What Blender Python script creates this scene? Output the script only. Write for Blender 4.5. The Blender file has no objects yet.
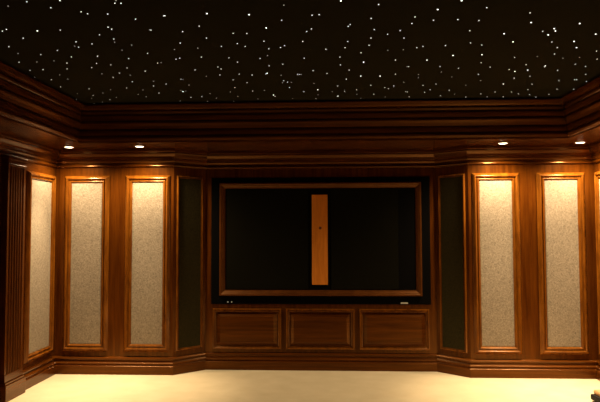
import bpy, bmesh, math, random
from mathutils import Vector, Matrix
random.seed(4)
C = bpy.context.scene.collection

# lamp settings
STAR = (0.6, 1.6, 3.2)          # emission of faint, normal and bright star points
LCOL = (1.0, 0.77, 0.48)        # warm halogen
SPOT, BLEND = 150, 1.0          # spill angle and softness of the downlights
BEAM, BEAMK = 60, 2.05           # narrower bright beam of the same lamp
TILT = -9                       # degrees
PW = (108, 145, 168, 152, 160)  # watts: front left pair, front right pair, extra unseen one on the right
EXPO = 0.0
ROLLSIGN = -1
# star points: x, y, brightness
STARS = '''-1.724,3.251,1 -1.585,3.194,1.5 -1.493,3.289,1.5 -1.392,3.186,2 -1.989,3.664,2 -1.946,3.634,2 -1.763,3.671,2.5 -1.611,3.666,1.5
-1.928,3.807,2 -2.122,3.983,2 -2.142,4.143,1 -1.991,4.179,1.5 -1.826,4.087,1.5 -1.661,3.997,1 -1.101,3.241,2 -1.081,3.203,1
-1.067,3.243,2 -1.346,3.361,2 -1.321,3.394,1.5 -1.204,3.405,2 -1.067,3.497,1.5 -1.286,3.629,2 -1.277,3.666,2 -1.396,3.771,1.5
-1.611,3.904,2 -1.521,3.955,2 -1.642,4.020,1.5 -1.334,3.860,1.5 -1.353,3.928,1 -1.258,3.997,1 -1.366,4.110,1 -1.207,4.193,1.5
-1.041,3.693,0.8 -1.589,4.227,0.7 -0.881,3.453,2 -0.873,3.451,1.5 -0.616,3.428,3 -0.709,3.641,2 -1.033,3.698,2 -0.838,3.739,2
-0.711,3.875,2 -0.912,3.971,2 -0.989,4.112,1.2 -0.817,4.092,1 -0.644,4.060,2 -0.369,3.460,3 -0.152,3.323,0.6 -0.183,3.565,1.5
-0.292,3.698,3 -0.518,3.790,1.8 -0.429,3.797,1.8 -0.335,3.964,1.8 -0.524,4.005,1.8 -0.479,4.070,1.8 -0.319,4.133,2 -0.234,4.109,1.8
-0.202,4.067,1.8 -0.345,4.298,0.8 0.172,3.276,3 0.005,3.490,2 0.047,3.483,2 -0.006,3.732,2 -0.037,3.781,1.5 0.238,3.665,1.6
0.227,3.698,2 0.361,3.564,2 0.396,3.770,1.3 0.387,3.937,2 0.385,4.093,2 -0.072,3.982,1.5 0.234,4.002,1.8 0.219,4.138,1.8
0.084,4.166,1.5 0.338,4.264,2 0.388,3.342,2 0.738,3.438,3 0.624,3.553,2 0.621,3.667,2 0.745,3.617,2 0.564,3.798,2
0.490,3.866,1.6 0.608,3.949,1.8 0.764,4.140,1.8 0.726,4.167,2 0.918,4.130,2 0.527,4.218,1.2 0.636,4.210,0.8 0.847,3.309,3
1.017,3.425,2 0.892,3.613,2 1.025,3.637,2 1.013,3.823,2 1.253,3.897,3.5 1.364,4.072,2.5 1.079,4.080,1.6 1.168,4.131,1.8
1.020,4.372,2.5 1.228,4.363,2.5 1.295,3.523,2 1.358,3.690,3 1.489,3.861,1.8 1.544,3.813,3 1.569,3.860,3 1.551,3.936,2.2
1.631,4.090,1.5 1.718,4.223,2 1.756,4.376,2 1.667,3.725,2.5 1.858,3.937,3 1.779,4.086,2.2 1.853,4.227,2.2 2.033,4.323,1.8
-2.251,4.362,2 -2.112,4.363,1.2 -1.795,4.249,2 -1.898,4.405,2 -1.970,4.341,0.8 -2.283,4.591,1.3 -2.170,4.577,1.5 -1.970,4.568,1.5
-2.110,4.743,1 -2.351,4.805,0.8 -2.250,4.890,1.5 -2.288,5.145,1.3 -2.103,4.880,0.5 -1.598,4.246,1.5 -1.386,4.312,1.5 -1.676,4.426,1.7
-1.761,4.543,1.3 -1.582,4.474,1.7 -1.486,4.567,1.8 -1.373,4.669,2 -1.601,4.716,1.7 -1.751,4.729,1.2 -1.535,4.785,1 -1.699,4.843,1.7
-1.589,5.001,1.7 -1.713,5.216,1.7 -2.064,5.233,1.7 -1.882,5.276,1 -1.590,5.304,1.2 -2.131,5.493,1.5 -2.251,5.416,1 -2.002,5.402,0.8
-2.040,5.681,1.7 -2.199,5.627,1 -1.943,5.594,1 -2.154,5.789,1.2 -1.648,5.581,1.2 -2.358,5.643,1 -2.264,5.848,1 -1.688,5.472,0.7
-0.838,4.307,2 -1.039,4.350,1.6 -1.005,4.326,1.8 -1.207,4.445,1.8 -1.176,4.435,1 -0.765,4.580,1.7 -0.752,4.642,1.7 -0.964,4.655,2
-0.794,4.820,1.7 -0.914,4.857,1.2 -1.402,4.997,1.2 -1.450,5.159,1.6 -1.321,5.100,1.3 -1.150,4.941,1.3 -1.132,4.942,1.2 -1.242,5.385,2.5
-1.253,5.346,1 -1.213,5.370,1 -1.480,5.433,1.3 -1.128,5.142,0.7 -1.009,5.484,1.2 -1.225,5.631,1.7 -1.112,5.601,1.5 -0.984,5.682,1
-1.370,5.785,0.9 -1.104,5.827,1 -0.638,4.340,1.8 -0.591,4.454,1.3 -0.408,4.368,1.6 -0.360,4.568,1.3 -0.250,4.531,1.5 -0.398,4.786,2.2
-0.411,4.815,2 -0.529,4.840,2 -0.630,4.803,1.7 -0.290,4.862,1 -0.152,4.839,1.4 -0.137,4.840,1.6 -0.711,4.990,1.7 -0.604,5.083,1.8
-0.739,5.263,1.8 -0.281,5.039,1.3 -0.297,5.111,1.1 -0.252,5.094,1.7 -0.220,5.101,1.2 -0.248,5.287,1.8 -0.596,5.407,1.3 -0.484,5.381,1.2
-0.808,5.428,0.8 -0.765,5.616,1.1 -0.420,5.578,2.2 -0.410,5.638,1.8 -0.839,5.836,1.2 -0.246,5.733,0.7 -0.588,5.737,0.6 -0.078,4.379,1.5
0.188,4.366,1.6 0.196,4.576,1.6 -0.021,4.730,1.4 0.091,4.823,1.3 0.269,4.730,2 0.372,4.509,3 0.255,5.018,2 0.373,4.924,2.2
-0.024,5.157,0.6 0.185,5.261,1.8 0.006,5.388,2.2 -0.124,5.463,1.5 0.005,5.591,1.2 0.138,5.473,1.2 0.253,5.458,1.8 0.360,5.409,1.3
0.373,5.602,1 0.195,5.662,3 0.479,5.247,2 0.532,5.605,1.7 -0.020,5.759,1.4 0.419,5.773,0.7 -0.123,4.845,1 0.609,4.466,2
0.847,4.480,3 0.734,4.655,1.8 0.721,4.654,1.2 0.980,4.665,1.5 1.021,4.833,0.8 0.534,4.933,2.4 0.655,4.878,2 0.846,4.902,1.2
0.862,5.007,1.2 0.758,5.153,1 1.051,5.240,1.3 0.686,5.285,2 0.944,5.280,1.3 0.612,5.338,1.4 0.648,5.388,1.9 0.820,5.508,1.4
0.838,5.526,1.4 1.003,5.553,1.5 1.035,5.449,1.3 1.216,5.482,1.4 1.177,5.703,1.3 0.884,5.739,1.3 0.652,5.732,1 1.491,4.448,1.8
1.276,4.576,1.6 1.380,4.708,1.5 1.136,4.727,2 1.552,4.788,2 1.616,4.847,2.4 1.343,4.926,1.6 1.141,5.000,1.1 1.678,5.069,2
1.415,5.139,0.8 1.646,5.270,2.5 1.325,5.297,1 1.546,5.649,2 1.658,5.575,1.8 1.812,5.584,1.6 1.902,5.670,1.3 1.298,5.651,1.1
1.434,5.779,1.5 1.640,5.785,1.5 1.795,5.788,1.4 1.653,4.439,0.9 1.861,4.490,1.2 2.128,4.528,2 1.977,4.475,0.7 2.020,4.662,1.3
1.641,4.652,2 1.804,4.693,3 1.808,4.725,1.5 2.129,4.731,1.8 1.708,4.814,2.2 1.952,4.836,2 1.790,5.011,1.6 2.234,4.978,2
2.214,5.152,2 2.232,5.153,2 2.092,5.178,1.7 2.345,5.227,1.5 1.901,5.290,2 1.933,5.497,2 2.195,5.496,1.4 2.353,5.511,1.7
2.018,5.706,2 2.119,5.826,1.7 2.201,5.711,1.6'''

# ------------------------------------------------------------------ room sizes (metres)
XW = 2.895          # side walls
YW = 6.39           # fabric-panelled front walls, left and right of the screen
YS = 6.65           # screen wall
XR, XS = 1.585, 1.285   # angled returns run from (XR,YW) to (XS,YS)
ZS = 2.42           # underside of the soffit
XF, YF = 2.415, 5.815    # face of the soffit
ZC = 2.80           # star ceiling
YB = -1.5           # back of the room

# ------------------------------------------------------------------ materials
def new_mat(name):
    m = bpy.data.materials.new(name); m.use_nodes = True
    nt = m.node_tree
    return m, nt, nt.nodes['Principled BSDF']

def wood(name, c1, c2, scale, rough=0.24, coat=0.0, bump=0.04, spec=0.6):
    """Stained timber; scale = noise frequency per axis (low along the grain)."""
    m, nt, b = new_mat(name)
    tc = nt.nodes.new('ShaderNodeTexCoord')
    geo = nt.nodes.new('ShaderNodeNewGeometry')
    mp = nt.nodes.new('ShaderNodeMapping'); mp.inputs['Scale'].default_value = scale
    nt.links.new(geo.outputs['Position'], mp.inputs['Vector'])
    n = nt.nodes.new('ShaderNodeTexNoise'); n.inputs['Scale'].default_value = 1.0
    n.inputs['Detail'].default_value = 6; n.inputs['Roughness'].default_value = 0.6
    n.inputs['Distortion'].default_value = 0.4
    nt.links.new(mp.outputs['Vector'], n.inputs['Vector'])
    r = nt.nodes.new('ShaderNodeValToRGB')
    r.color_ramp.elements[0].position = 0.33; r.color_ramp.elements[0].color = (*c1, 1)
    r.color_ramp.elements[1].position = 0.68; r.color_ramp.elements[1].color = (*c2, 1)
    nt.links.new(n.outputs['Fac'], r.inputs['Fac'])
    nt.links.new(r.outputs['Color'], b.inputs['Base Color'])
    bp = nt.nodes.new('ShaderNodeBump'); bp.inputs['Strength'].default_value = bump
    bp.inputs['Distance'].default_value = 0.002
    nt.links.new(n.outputs['Fac'], bp.inputs['Height'])
    nt.links.new(bp.outputs['Normal'], b.inputs['Normal'])
    b.inputs['Roughness'].default_value = rough
    b.inputs['Coat Weight'].default_value = coat
    b.inputs['Coat Roughness'].default_value = 0.15
    b.inputs['Specular IOR Level'].default_value = spec
    b.inputs['Specular Tint'].default_value = (1.0, 0.50, 0.18, 1)
    b.inputs['Coat Tint'].default_value = (1.0, 0.85, 0.65, 1)
    return m

WA, WB = (0.040, 0.0090, 0.0005), (0.092, 0.0235, 0.0014)
M_WV = wood('mahogany_upright', WA, WB, (26, 26, 1.6))
M_WH = wood('mahogany_level', WA, WB, (1.6, 1.6, 34))
M_WY = M_WH
M_FRAME = wood('mahogany_moulding', (0.09, 0.026, 0.002), (0.18, 0.060, 0.005), (18, 18, 5), rough=0.22, coat=0.35)
M_SFRAME = wood('walnut_screen_moulding', (0.065, 0.0185, 0.0033), (0.112, 0.034, 0.006), (8, 8, 8), rough=0.35)
M_REFLECT = wood('orange_reflection', (0.60, 0.19, 0.022), (0.80, 0.285, 0.040), (22, 22, 2.4), rough=0.45, coat=0.1)  # bright orange tone stands in for light reflected in the screen

def fabric(name, c1, c2, bump):
    m, nt, b = new_mat(name)
    geo = nt.nodes.new('ShaderNodeNewGeometry')
    v = nt.nodes.new('ShaderNodeTexNoise'); v.inputs['Scale'].default_value = 78
    v.inputs['Detail'].default_value = 3; v.inputs['Distortion'].default_value = 1.6
    nt.links.new(geo.outputs['Position'], v.inputs['Vector'])
    r = nt.nodes.new('ShaderNodeValToRGB')
    r.color_ramp.elements[0].position = 0.36; r.color_ramp.elements[0].color = (*c1, 1)
    r.color_ramp.elements[1].position = 0.60; r.color_ramp.elements[1].color = (*c2, 1)
    nt.links.new(v.outputs['Fac'], r.inputs['Fac'])
    nt.links.new(r.outputs['Color'], b.inputs['Base Color'])
    bp = nt.nodes.new('ShaderNodeBump'); bp.inputs['Strength'].default_value = bump
    bp.inputs['Distance'].default_value = 0.006
    nt.links.new(v.outputs['Fac'], bp.inputs['Height'])
    nt.links.new(bp.outputs['Normal'], b.inputs['Normal'])
    b.inputs['Roughness'].default_value = 0.95
    b.inputs['Specular IOR Level'].default_value = 0.1
    return m
M_FAB = fabric('oatmeal_boucle_fabric', (0.145, 0.113, 0.080), (0.30, 0.241, 0.172), 0.4)
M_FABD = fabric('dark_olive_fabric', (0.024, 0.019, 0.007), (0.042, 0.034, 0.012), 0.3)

def plain(name, col, rough=0.6, metal=0.0, spec=0.5):
    m, nt, b = new_mat(name)
    n = nt.nodes.new('ShaderNodeTexNoise'); n.inputs['Scale'].default_value = 40
    geo = nt.nodes.new('ShaderNodeNewGeometry')
    nt.links.new(geo.outputs['Position'], n.inputs['Vector'])
    mx = nt.nodes.new('ShaderNodeMix'); mx.data_type = 'RGBA'
    nt.links.new(n.outputs['Fac'], mx.inputs['Factor'])
    mx.inputs['A'].default_value = (*[c * 0.88 for c in col], 1)
    mx.inputs['B'].default_value = (*[min(1, c * 1.12) for c in col], 1)
    nt.links.new(mx.outputs['Result'], b.inputs['Base Color'])
    b.inputs['Roughness'].default_value = rough; b.inputs['Metallic'].default_value = metal
    b.inputs['Specular IOR Level'].default_value = spec
    return m
M_CEIL = plain('black_ceiling_cloth', (0.017, 0.0145, 0.007), 0.95, spec=0.05)
M_BLACK = plain('matt_black_velvet', (0.0025, 0.0022, 0.002), 0.9, spec=0.05)
M_MASK = plain('charcoal_masking_cloth', (0.006, 0.0054, 0.0025), 0.95, spec=0.05)
M_SILVER = plain('silver_badge', (0.75, 0.72, 0.68), 0.4, 0.3)
M_TRIMRING = plain('bronze_ring', (0.12, 0.06, 0.025), 0.4, 0.5)
M_REFLECT_SPOT = plain('dark_reflection_spot', (0.13, 0.022, 0.006), 0.6)  # dark patch inside the strip that imitates a reflection
M_TAN = plain('tan_leather', (0.42, 0.24, 0.10), 0.5)
M_DARK = plain('black_leather', (0.008, 0.006, 0.005), 0.6, spec=0.15)
M_BACK = plain('dark_back_wall_paint', (0.03, 0.014, 0.006), 0.8)

def carpet():
    m, nt, b = new_mat('cream_carpet')
    geo = nt.nodes.new('ShaderNodeNewGeometry')
    n1 = nt.nodes.new('ShaderNodeTexNoise'); n1.inputs['Scale'].default_value = 5; n1.inputs['Detail'].default_value = 5
    n2 = nt.nodes.new('ShaderNodeTexNoise'); n2.inputs['Scale'].default_value = 260; n2.inputs['Detail'].default_value = 2
    for n in (n1, n2): nt.links.new(geo.outputs['Position'], n.inputs['Vector'])
    mx = nt.nodes.new('ShaderNodeMix'); mx.data_type = 'RGBA'
    nt.links.new(n1.outputs['Fac'], mx.inputs['Factor'])
    mx.inputs['A'].default_value = (0.47, 0.38, 0.235, 1); mx.inputs['B'].default_value = (0.60, 0.495, 0.325, 1)
    nt.links.new(mx.outputs['Result'], b.inputs['Base Color'])
    bp = nt.nodes.new('ShaderNodeBump'); bp.inputs['Strength'].default_value = 0.5; bp.inputs['Distance'].default_value = 0.004
    nt.links.new(n2.outputs['Fac'], bp.inputs['Height']); nt.links.new(bp.outputs['Normal'], b.inputs['Normal'])
    b.inputs['Roughness'].default_value = 1.0; b.inputs['Specular IOR Level'].default_value = 0.05
    return m
M_CARPET = carpet()

def glow(name, col, s):
    m, nt, b = new_mat(name)
    b.inputs['Base Color'].default_value = (0.8, 0.8, 0.8, 1)
    b.inputs['Emission Color'].default_value = (*col, 1); b.inputs['Emission Strength'].default_value = s
    return m
M_LENS = glow('lit_lamp_glass', (1.0, 0.80, 0.52), 7.0)
M_STAR = [glow('star_point_faint', (1.0, 0.93, 0.82), STAR[0]), glow('star_point', (1.0, 0.95, 0.86), STAR[1]), glow('star_point_bright', (1.0, 0.97, 0.90), STAR[2])]
M_LED = glow('indicator_light', (0.8, 0.75, 0.65), 0.10)

# ------------------------------------------------------------------ helpers
def obj(name, bm, mat, parent=None, loc=None, rotz=0, smooth=False):
    bmesh.ops.remove_doubles(bm, verts=bm.verts, dist=1e-6)
    bmesh.ops.recalc_face_normals(bm, faces=bm.faces)
    me = bpy.data.meshes.new(name); bm.to_mesh(me); bm.free()
    me.materials.append(mat)
    if smooth:
        for p in me.polygons: p.use_smooth = True
    o = bpy.data.objects.new(name, me); C.objects.link(o)
    if parent: o.parent = parent
    if loc: o.location = loc; o.rotation_euler = (0, 0, rotz)
    return o

def struct(name, bm, mat, **k):
    o = obj(name, bm, mat, **k); o['kind'] = 'structure'; return o

def thing(name, label, cat, loc, rotz=0, group=None):
    o = bpy.data.objects.new(name, None); C.objects.link(o)
    o.empty_display_size = 0.1
    o.location = loc; o.rotation_euler = (0, 0, rotz)
    o['label'] = label; o['category'] = cat
    if group: o['group'] = group
    return o

def box(bm, x0, x1, y0, y1, z0, z1, bevel=0):
    r = bmesh.ops.create_cube(bm, size=1)
    vs = r['verts']
    for v in vs:
        v.co = Vector((x0 + (v.co.x + .5) * (x1 - x0), y0 + (v.co.y + .5) * (y1 - y0), z0 + (v.co.z + .5) * (z1 - z0)))
    if bevel:
        es = list({e for v in vs for e in v.link_edges})
        bmesh.ops.bevel(bm, geom=es, offset=bevel, segments=2, profile=0.6, affect='EDGES')
    return bm

def ring(bm, x0, x1, z0, z1, prof):
    """Mitred rectangular moulding in the local XZ plane; prof = (inset from the outer edge, height towards -y)."""
    loops = []
    for t, d in prof:
        loops.append([bm.verts.new(c) for c in ((x0 + t, -d, z0 + t), (x1 - t, -d, z0 + t), (x1 - t, -d, z1 - t), (x0 + t, -d, z1 - t))])
    n = len(loops)
    for i in range(n):
        a, b = loops[i], loops[(i + 1) % n]
        for k in range(4):
            bm.faces.new((a[k], a[(k + 1) % 4], b[(k + 1) % 4], b[k]))
    return bm

def raised(bm, x0, x1, z0, z1, prof):
    """Raised field: loops as in ring, capped at the innermost one."""
    loops = []
    for t, d in prof:
        loops.append([bm.verts.new(c) for c in ((x0 + t, -d, z0 + t), (x1 - t, -d, z0 + t), (x1 - t, -d, z1 - t), (x0 + t, -d, z1 - t))])
    for a, b in zip(loops, loops[1:]):
        for k in range(4):
            bm.faces.new((a[k], a[(k + 1) % 4], b[(k + 1) % 4], b[k]))
    bm.faces.new(loops[-1]); bm.faces.new(loops[0][::-1])
    return bm

def offset_path(path, d):
    """Path moved by d to its right, mitred at the corners."""
    out = []
    n = len(path)
    for i in range(n):
        P = Vector(path[i])
        ns = []
        if i > 0:
            e = (P - Vector(path[i - 1])).normalized(); ns.append(Vector((e.y, -e.x)))
        if i < n - 1:
            e = (Vector(path[i + 1]) - P).normalized(); ns.append(Vector((e.y, -e.x)))
        if len(ns) == 1: out.append(P + ns[0] * d)
        else:
            m = (ns[0] + ns[1]).normalized()
            out.append(P + m * (d / max(0.2, m.dot(ns[0]))))
    return out

def sweep(path, prof, i0=0, i1=None):
    """Moulding along path[i0..i1]; prof = (z, projection into the room), closed against the wall."""
    if i1 is None: i1 = len(path) - 1
    bm = bmesh.new()
    rows = []
    for z, d in prof:
        q = offset_path(path, d)[i0:i1 + 1]
        rows.append([bm.verts.new((p.x, p.y, z)) for p in q])
    n = len(rows)
    for r in range(n):
        a, b = rows[r], rows[(r + 1) % n]
        for k in range(len(a) - 1):
            try: bm.faces.new((a[k], a[k + 1], b[k + 1], b[k]))
            except ValueError: pass
    bm.faces.new([r[0] for r in rows]); bm.faces.new([r[-1] for r in rows][::-1])
    return bm

def prism(bm, poly, z0, z1):
    lo = [bm.verts.new((x, y, z0)) for x, y in poly]; hi = [bm.verts.new((x, y, z1)) for x, y in poly]
    n = len(poly)
    for k in range(n): bm.faces.new((lo[k], lo[(k + 1) % n], hi[(k + 1) % n], hi[k]))
    bm.faces.new(lo[::-1]); bm.faces.new(hi)
    return bm

def lathe(bm, prof, seg=32, axis=(0, 0)):
    rows = []
    for r, z in prof:
        if r < 1e-6: rows.append([bm.verts.new((axis[0], axis[1], z))])
        else: rows.append([bm.verts.new((axis[0] + r * math.cos(2 * math.pi * k / seg), axis[1] + r * math.sin(2 * math.pi * k / seg), z)) for k in range(seg)])
    for a, b in zip(rows, rows[1:]):
        for k in range(seg):
            k2 = (k + 1) % seg
            if len(a) == 1 and len(b) == 1: continue
            if len(a) == 1: bm.faces.new((a[0], b[k2], b[k]))
            elif len(b) == 1: bm.faces.new((a[k], a[k2], b[0]))
            else: bm.faces.new((a[k], a[k2], b[k2], b[k]))
    return bm

# ------------------------------------------------------------------ room shell
struct('floor', box(bmesh.new(), -XW - .15, XW + .15, YB - .15, YS + .2, -.1, 0), M_CARPET)
struct('wall_left', box(bmesh.new(), -XW - .12, -XW, YB, YW, 0, ZS + .5), M_WV)
struct('wall_right', box(bmesh.new(), XW, XW + .12, YB, YW, 0, ZS + .5), M_WV)
struct('wall_back', box(bmesh.new(), -XW - .12, XW + .12, YB - .12, YB, 0, ZS + .5), M_BACK)
# panelled walls beside the screen with their angled returns
for s, nm in ((-1, 'wall_front_left'), (1, 'wall_front_right')):
    pts = [(s * (XW + .12), YW), (s * XR, YW), (s * XS, YS), (s * XS, YS + .14), (s * (XW + .12), YS + .14)]
    struct(nm, prism(bmesh.new(), pts, 0, ZS + .1), M_WV)
# screen wall: solid above, below and beside the opening for the screen
OX, OZ0, OZ1 = 1.222, 0.717, 2.133
bm = bmesh.new()
box(bm, -XS, -OX, YS, YS + .14, 0, ZS + .1); box(bm, OX, XS, YS, YS + .14, 0, ZS + .1)
box(bm, -OX, OX, YS, YS + .14, 0, OZ0); box(bm, -OX, OX, YS, YS + .14, OZ1, ZS + .1)
struct('wall_front', bm, M_WV)

# star ceiling and the soffit round it
ceiling = struct('ceiling', box(bmesh.new(), -XF - .02, XF + .02, YB, YF + .12, ZC, ZC + .06), M_CEIL)
bm = bmesh.new()
box(bm, -XW, -XF - .1, YB, YS, ZS, ZS + .04); box(bm, XF + .1, XW, YB, YS, ZS, ZS + .04)
box(bm, -XF - .1, XF + .1, YF + .1, YS, ZS, ZS + .04)
struct('trim_soffit', bm, M_WH)

frieze = [(2.42, 0), (2.432, 0), (2.436, .016), (2.455, .026), (2.470, .028), (2.474, .012), (2.484, .012), (2.488, .024), (2.515, .032), (2.533, .034),
          (2.537, .018), (2.545, .018), (2.549, .032), (2.575, .044), (2.60, .058), (2.613, .060), (2.617, .042), (2.625, .042), (2.629, .056), (2.66, .068), (2.675, .072),
          (2.679, .056), (2.688, .056), (2.70, .068), (2.715, .076), (2.719, .060), (2.728, .060), (2.733, .098), (2.748, .108), (2.774, .122), (2.784, .122), (2.784, -.1), (2.42, -.1)]
pf = [(-XF, YB), (-XF, YF), (XF, YF), (XF, YB)]
for i, nm in enumerate(('trim_left', 'trim_front', 'trim_right')):
    struct(nm, sweep(pf, frieze, i, i + 1), M_WH)

wallpath = [(-XW, YB), (-XW, YW), (-XR, YW), (-XS, YS), (XS, YS), (XR, YW), (XW, YW), (XW, YB)]
crown = [(2.42, .085), (2.398, .085), (2.392, .076), (2.376, .076), (2.366, .070), (2.345, .052), (2.325, .046), (2.318, .046),
         (2.314, .036), (2.296, .034), (2.284, .026), (2.276, .026), (2.272, .014), (2.266, .016), (2.258, .024), (2.252, .028), (2.246, .029), (2.240, .026), (2.236, .018), (2.233, .010), (2.230, 0), (2.42, 0)]
base = [(0, .052), (.088, .052), (.094, .044), (.104, .040), (.112, .046), (.120, .046), (.127, .036), (.140, .030), (.146, .022),
        (.154, .022), (.158, .032), (.168, .036), (.176, .032), (.182, .020), (.186, 0), (0, 0)]
cuts = ((0, 1, 'left'), (1, 3, 'front_left'), (3, 4, 'front'), (4, 6, 'front_right'), (6, 7, 'right'))
for a, b, nm in cuts:
    struct('trim_crown_' + nm, sweep(wallpath, crown, a, b), M_WH)
    struct('baseboard_' + nm, sweep(wallpath, base, a, b), M_WH)

# ------------------------------------------------------------------ fabric acoustic panels
FR = [(t * 1.15, d) for t, d in ((0, 0), (0, .006), (.010, .020), (.022, .032), (.028, .034), (.034, .030), (.038, .022), (.041, .012), (.047, .012), (.050, .022), (.056, .024), (.062, .020), (.068, .009), (.072, .005), (.072, 0))]
FR2 = [(t * .40, d * .5) for t, d in FR]
def acoustic_panel(label, loc, rotz, w, h, prof, fab, group):
    t = thing('acoustic_panel', label, 'wall panel', loc, rotz, group)
    obj('frame', ring(bmesh.new(), -w / 2, w / 2, 0, h, prof), M_FRAME, t)
    i = prof[-1][0] - .002
    obj('fabric', box(bmesh.new(), -w / 2 + i, w / 2 - i, -.009, 0, i, h - i, .003), fab, t)
    return t
G1, G2 = 'lit beige fabric panels', 'dark fabric panels on the angled returns'
ZP, HP = .237, 1.905
E9 = math.pi / 2
acoustic_panel('tall beige fabric panel in wooden frame on left side wall, beside the fluted pilaster', (-XW, 6.045, ZP), E9, .60, HP, FR, M_FAB, G1)
acoustic_panel('tall beige fabric panel facing forward nearest the left corner of the room', (-2.545, YW, ZP), 0, .500, HP, FR, M_FAB, G1)
acoustic_panel('tall beige fabric panel facing forward just left of the angled wall beside the screen', (-1.870, YW, ZP), 0, .500, HP, FR, M_FAB, G1)
acoustic_panel('tall bright beige fabric panel facing forward just right of the angled wall beside the screen', (1.870, YW, ZP), 0, .500, HP, FR, M_FAB, G1)
acoustic_panel('tall beige fabric panel facing forward nearest the right corner of the room', (2.550, YW, ZP), 0, .500, HP, FR, M_FAB, G1)
acoustic_panel('beige fabric panel on right side wall, cut by right edge of the photo', (XW, 6.055, ZP), -E9, .55, HP, FR, M_FAB, G1)
ang = math.atan2(YS - YW, XR - XS)
mx, my = (XR + XS) / 2, (YW + YS) / 2
acoustic_panel('narrow dark olive fabric panel on unlit angled wall left of the screen', (-mx, my, ZP), ang, .325, HP, FR2, M_FABD, G2)
acoustic_panel('narrow dark olive fabric panel on unlit angled wall right of the screen', (mx, my, ZP), -ang, .325, HP, FR2, M_FABD, G2)

# ------------------------------------------------------------------ raised wood panels under the screen
MO = [(0, 0), (0, .016), (.005, .028), (.013, .029), (.020, .018), (.026, .012), (.030, .016), (.036, .012), (.040, .003), (.040, 0)]
RF = [(.038, 0), (.038, .002), (.046, .003), (.086, .026), (.089, .030), (.100, .030)]
for nm, x0, x1 in (('below the left third of the screen', -1.2, -.43), ('below the middle of the screen', -.38, .38), ('below the right third of the screen', .43, 1.2)):
    t = thing('raised_wood_panel', 'dark wood raised and fielded wainscot panel ' + nm, 'wall panel', ((x0 + x1) / 2, YS, .22), 0, 'raised wood panels under the screen')
    w = x1 - x0
    obj('moulding', ring(bmesh.new(), -w / 2, w / 2, 0, .45, MO), M_FRAME, t)
    obj('field', raised(bmesh.new(), -w / 2, w / 2, 0, .45, RF), M_WH, t)

# ------------------------------------------------------------------ the screen
t = thing('television', 'large black widescreen television in a wooden frame set into front wall', 'television', (0, YS, OZ0))
H = OZ1 - OZ0
bm = bmesh.new()
ring(bm, -OX + .001, OX - .001, .001, H - .001, [(0, -.12), (0, .004), (.003, .007), (.10, .007), (.10, -.12)])
obj('bezel', bm, M_BLACK, t)
SF = [(0, .007), (0, .030), (.005, .036), (.018, .036), (.026, .030), (.034, .028), (.050, .014), (.058, .012), (.062, .005), (.062, -.004), (0, -.004)]
fx, fz0, fz1 = 1.124, .812 - OZ0, 2.072 - OZ0
obj('screen_frame', ring(bmesh.new(), -fx, fx, fz0, fz1, SF), M_SFRAME, t)
ix, iz0, iz1 = fx - .06, fz0 + .06, fz1 - .06
obj('screen', box(bmesh.new(), -ix, ix, -.002, .10, iz0, iz1), M_BLACK, t)
obj('masking_panel', box(bmesh.new(), -1.045, -.130, -.008, -.002, iz0 + .012, iz1 - .012, .002), M_MASK, t)
obj('masking_panel', box(bmesh.new(), .125, .870, -.008, -.002, iz0 + .012, iz1 - .012, .002), M_MASK, t)
bm = bmesh.new()
for k in range(6):      # small raised letters, too small to read, in one badge
    x = .890 + k * .0135
    box(bm, x, x + .0095, -.010, -.006, .013, .026, .001)
box(bm, .888, .970, -.0085, -.006, .009, .0115)
o = obj('badge', bm, M_SILVER, t); o['label'] = 'small silver maker badge'
for x in (-1.030, -.988):
    o = obj('indicator', lathe(bmesh.new(), [(0, 0), (.007, 0), (.007, .003), (.004, .005), (0, .005)], 12), M_LED, t)
    o.location = (x, -.006, .024); o.rotation_euler = (math.pi / 2, 0, 0)

# upright board modelled solid in place of a reflection at the middle of the screen
t = thing('screen_reflection', 'narrow upright orange board with a dark knot, at middle of black screen', 'strip', (0, YS - .003, .934))
obj('reflection_strip', box(bmesh.new(), -.088, .088, -.012, 0, 0, 1.002, .003), M_REFLECT, t)
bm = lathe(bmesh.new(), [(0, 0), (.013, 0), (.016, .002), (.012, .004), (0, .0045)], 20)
k = obj('spot', bm, M_REFLECT_SPOT, t); k.location = (.006, -.0115, .630); k.rotation_euler = (math.pi / 2, 0, 0)
k['label'] = 'reflected dark round knot'

# ------------------------------------------------------------------ fluted pilaster on the left wall
t = thing('fluted_pilaster', 'dark wood fluted pilaster with stepped plinth against left side wall', 'pilaster', (-XW + .002, 5.45, 0), E9)
W2 = .155
bm = bmesh.new()
pts = [(-W2, 0), (-W2, -.060)]
nf, mar = 6, .022
fw = (2 * W2 - 2 * mar) / nf
for i in range(nf):
    xa = -W2 + mar + i * fw
    for k in range(7):
        a = math.pi * k / 6
        pts.append((xa + fw / 2 - (fw / 2 - .006) * math.cos(a), -.060 + .014 * math.sin(a)))
pts += [(W2, -.060), (W2, 0)]
prism(bm, pts, .24, 2.14)
obj('shaft', bm, M_WV, t)
bm = bmesh.new()
box(bm, -W2 - .022, W2 + .022, -.090, 0, 0, .150, .003)
box(bm, -W2 - .014, W2 + .014, -.080, 0, .150, .172, .004)
box(bm, -W2 - .006, W2 + .006, -.068, 0, .172, .24, .003)
obj('plinth', bm, M_WH, t)
bm = bmesh.new()
box(bm, -W2 - .006, W2 + .006, -.068, 0, 2.14, 2.165, .003)
box(bm, -W2, W2, -.062, 0, 2.165, 2.20, .002)
box(bm, -W2 - .014, W2 + .014, -.078, 0, 2.20, 2.231, .005)
obj('capital', bm, M_WH, t)

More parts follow.
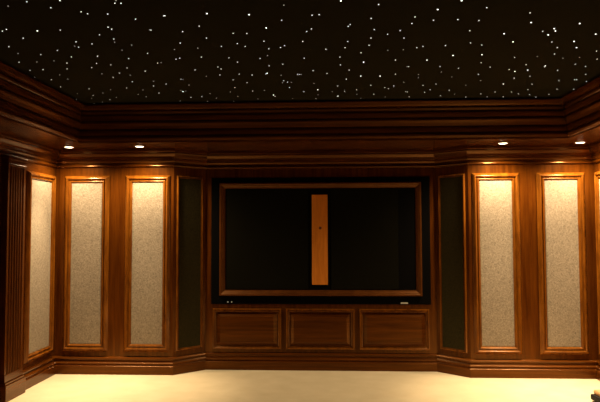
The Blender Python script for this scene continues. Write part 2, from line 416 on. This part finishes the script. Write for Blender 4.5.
# ------------------------------------------------------------------ recessed downlights
def downlight(x, y, watts, where):
    t = thing('downlight', 'small round lit downlight in wooden soffit ' + where, 'ceiling light', (x, y, ZS), 0, 'downlights in the soffit')
    obj('trim_ring', lathe(bmesh.new(), [(.058, 0), (.058, -.003), (.055, -.006), (.046, -.006), (.043, -.003), (.043, 0)], 36), M_TRIMRING, t, smooth=True)
    obj('lens', lathe(bmesh.new(), [(.042, 0), (.042, -.005), (.038, -.007), (.028, -.009), (.014, -.010), (0, -.0105)], 28), M_LENS, t, smooth=True)
    L = bpy.data.lights.new('lamp', 'SPOT'); L.energy = watts; L.color = LCOL
    L.spot_size = math.radians(SPOT); L.spot_blend = BLEND; L.shadow_soft_size = .035
    o = bpy.data.objects.new('lamp', L); C.objects.link(o); o.parent = t; o.location = (0, 0, -.03)
    B = bpy.data.lights.new('lamp_beam', 'SPOT'); B.energy = watts * BEAMK; B.color = LCOL
    B.spot_size = math.radians(BEAM); B.spot_blend = 1.0; B.shadow_soft_size = .035
    o = bpy.data.objects.new('lamp_beam', B); C.objects.link(o); o.parent = t; o.location = (0, 0, -.05)
    o.rotation_euler = (math.radians(TILT), 0, 0)       # the reflector is tipped a little away from the wall
    return t
downlight(-2.615, 6.07, PW[0], 'above the corner between left wall and front panels')
downlight(-1.865, 6.07, PW[1], 'above the beige panel just left of the screen')
downlight(1.872, 6.09, PW[2], 'above the beige panel just right of the screen')
downlight(2.64, 6.09, PW[3], 'above the corner between right wall and front panels')

downlight(2.64, 4.3, PW[4], 'over right side wall, added out of view for its light')  # unseen extra downlight, added to lift the light on the right

# ------------------------------------------------------------------ low footstool at the right edge
t = thing('footstool', 'low dark object with tan top on carpet at bottom right corner of the photo', 'footstool', (2.655, 5.43, 0), .12)
obj('base', box(bmesh.new(), -.19, .19, -.15, .15, .012, .062, .012), M_DARK, t)
obj('cushion', box(bmesh.new(), -.172, .172, -.135, .135, .062, .105, .018), M_TAN, t, smooth=True)
for sx in (-1, 1):
    for sy in (-1, 1):
        f = obj('foot', lathe(bmesh.new(), [(0, 0), (.018, 0), (.022, .006), (.02, .014), (0, .014)], 16), M_DARK, t)
        f.location = (sx * .15, sy * .11, 0)

# ------------------------------------------------------------------ star points in the ceiling
def star_mesh(r):
    bm = bmesh.new()
    lathe(bm, [(r, .001), (r * .95, -r * .45), (r * .6, -r * .85), (0, -r)], 8)
    return bm
protos = {}
CX, STARK = .0946, .9781
S = sorted(((float(a), float(b), float(c)) for a, b, c in (p.split(',') for p in STARS.split())), key=lambda p: -p[2] / max(1.0, p[1] - 2.0))
def star_kind(b): return 0 if b < 1.25 else (1 if b < 1.95 else 2)
RAD = (.0028, .0032, .0041)
big = sorted(S, key=lambda p: -p[2])[:100]
rest = sorted(S, key=lambda p: -p[2])[100:]
S = None
big = [(CX + (x - CX) * STARK, y * STARK, b) for x, y, b in big]
rest = [(CX + (x - CX) * STARK, y * STARK, b) for x, y, b in rest]
for x, y, b in big:
    k = 2 if b > 2.15 else 1
    if k not in protos:
        o = obj('star_light', star_mesh(RAD[2] if k == 2 else .0035), M_STAR[2] if k == 2 else M_STAR[1], ceiling); protos[k] = o
    else:
        o = protos[k].copy(); C.objects.link(o); o.parent = ceiling
    o.location = (x, y, ZC)
bm = bmesh.new(); mats = []
for x, y, b in rest:
    k = star_kind(min(b, 1.9)); n0 = len(bm.faces)
    r = RAD[k]
    rows = lathe(bm, [(r, ZC + .001), (r * .95, ZC - r * .45), (r * .6, ZC - r * .85), (0, ZC - r)], 8, (x, y))
    bm.faces.ensure_lookup_table()
    for f in bm.faces[n0:]: f.material_index = k
me = bpy.data.meshes.new('star_light'); bm.to_mesh(me); bm.free()
me.materials.append(M_STAR[0]); me.materials.append(M_STAR[1])
o = bpy.data.objects.new('star_light', me); C.objects.link(o); o.parent = ceiling
o['kind'] = 'stuff'

# ------------------------------------------------------------------ faint ambient light, camera, view
w = bpy.data.worlds.new('World'); bpy.context.scene.world = w; w.use_nodes = True
bgn = w.node_tree.nodes['Background']
bgn.inputs['Color'].default_value = (0.02, 0.012, 0.006, 1); bgn.inputs['Strength'].default_value = 0.05

cam = bpy.data.cameras.new('camera'); co = bpy.data.objects.new('camera', cam); C.objects.link(co)
cam.sensor_fit = 'HORIZONTAL'; cam.sensor_width = 36; cam.lens = 36 * 594 / 600
yaw, pitch, roll = .0473, .0476, .0028
R = Matrix.Rotation(yaw, 4, 'Z') @ Matrix.Rotation(math.pi / 2 + pitch, 4, 'X') @ Matrix.Rotation(ROLLSIGN * roll, 4, 'Z')
co.matrix_world = Matrix.Translation((.0946, 0, 1.55)) @ R
cam.clip_start = .05
bpy.context.scene.camera = co
v = bpy.context.scene.view_settings
v.view_transform = 'Standard'; v.look = 'None'; v.gamma = 1.0; v.exposure = EXPO; v.use_curve_mapping = False
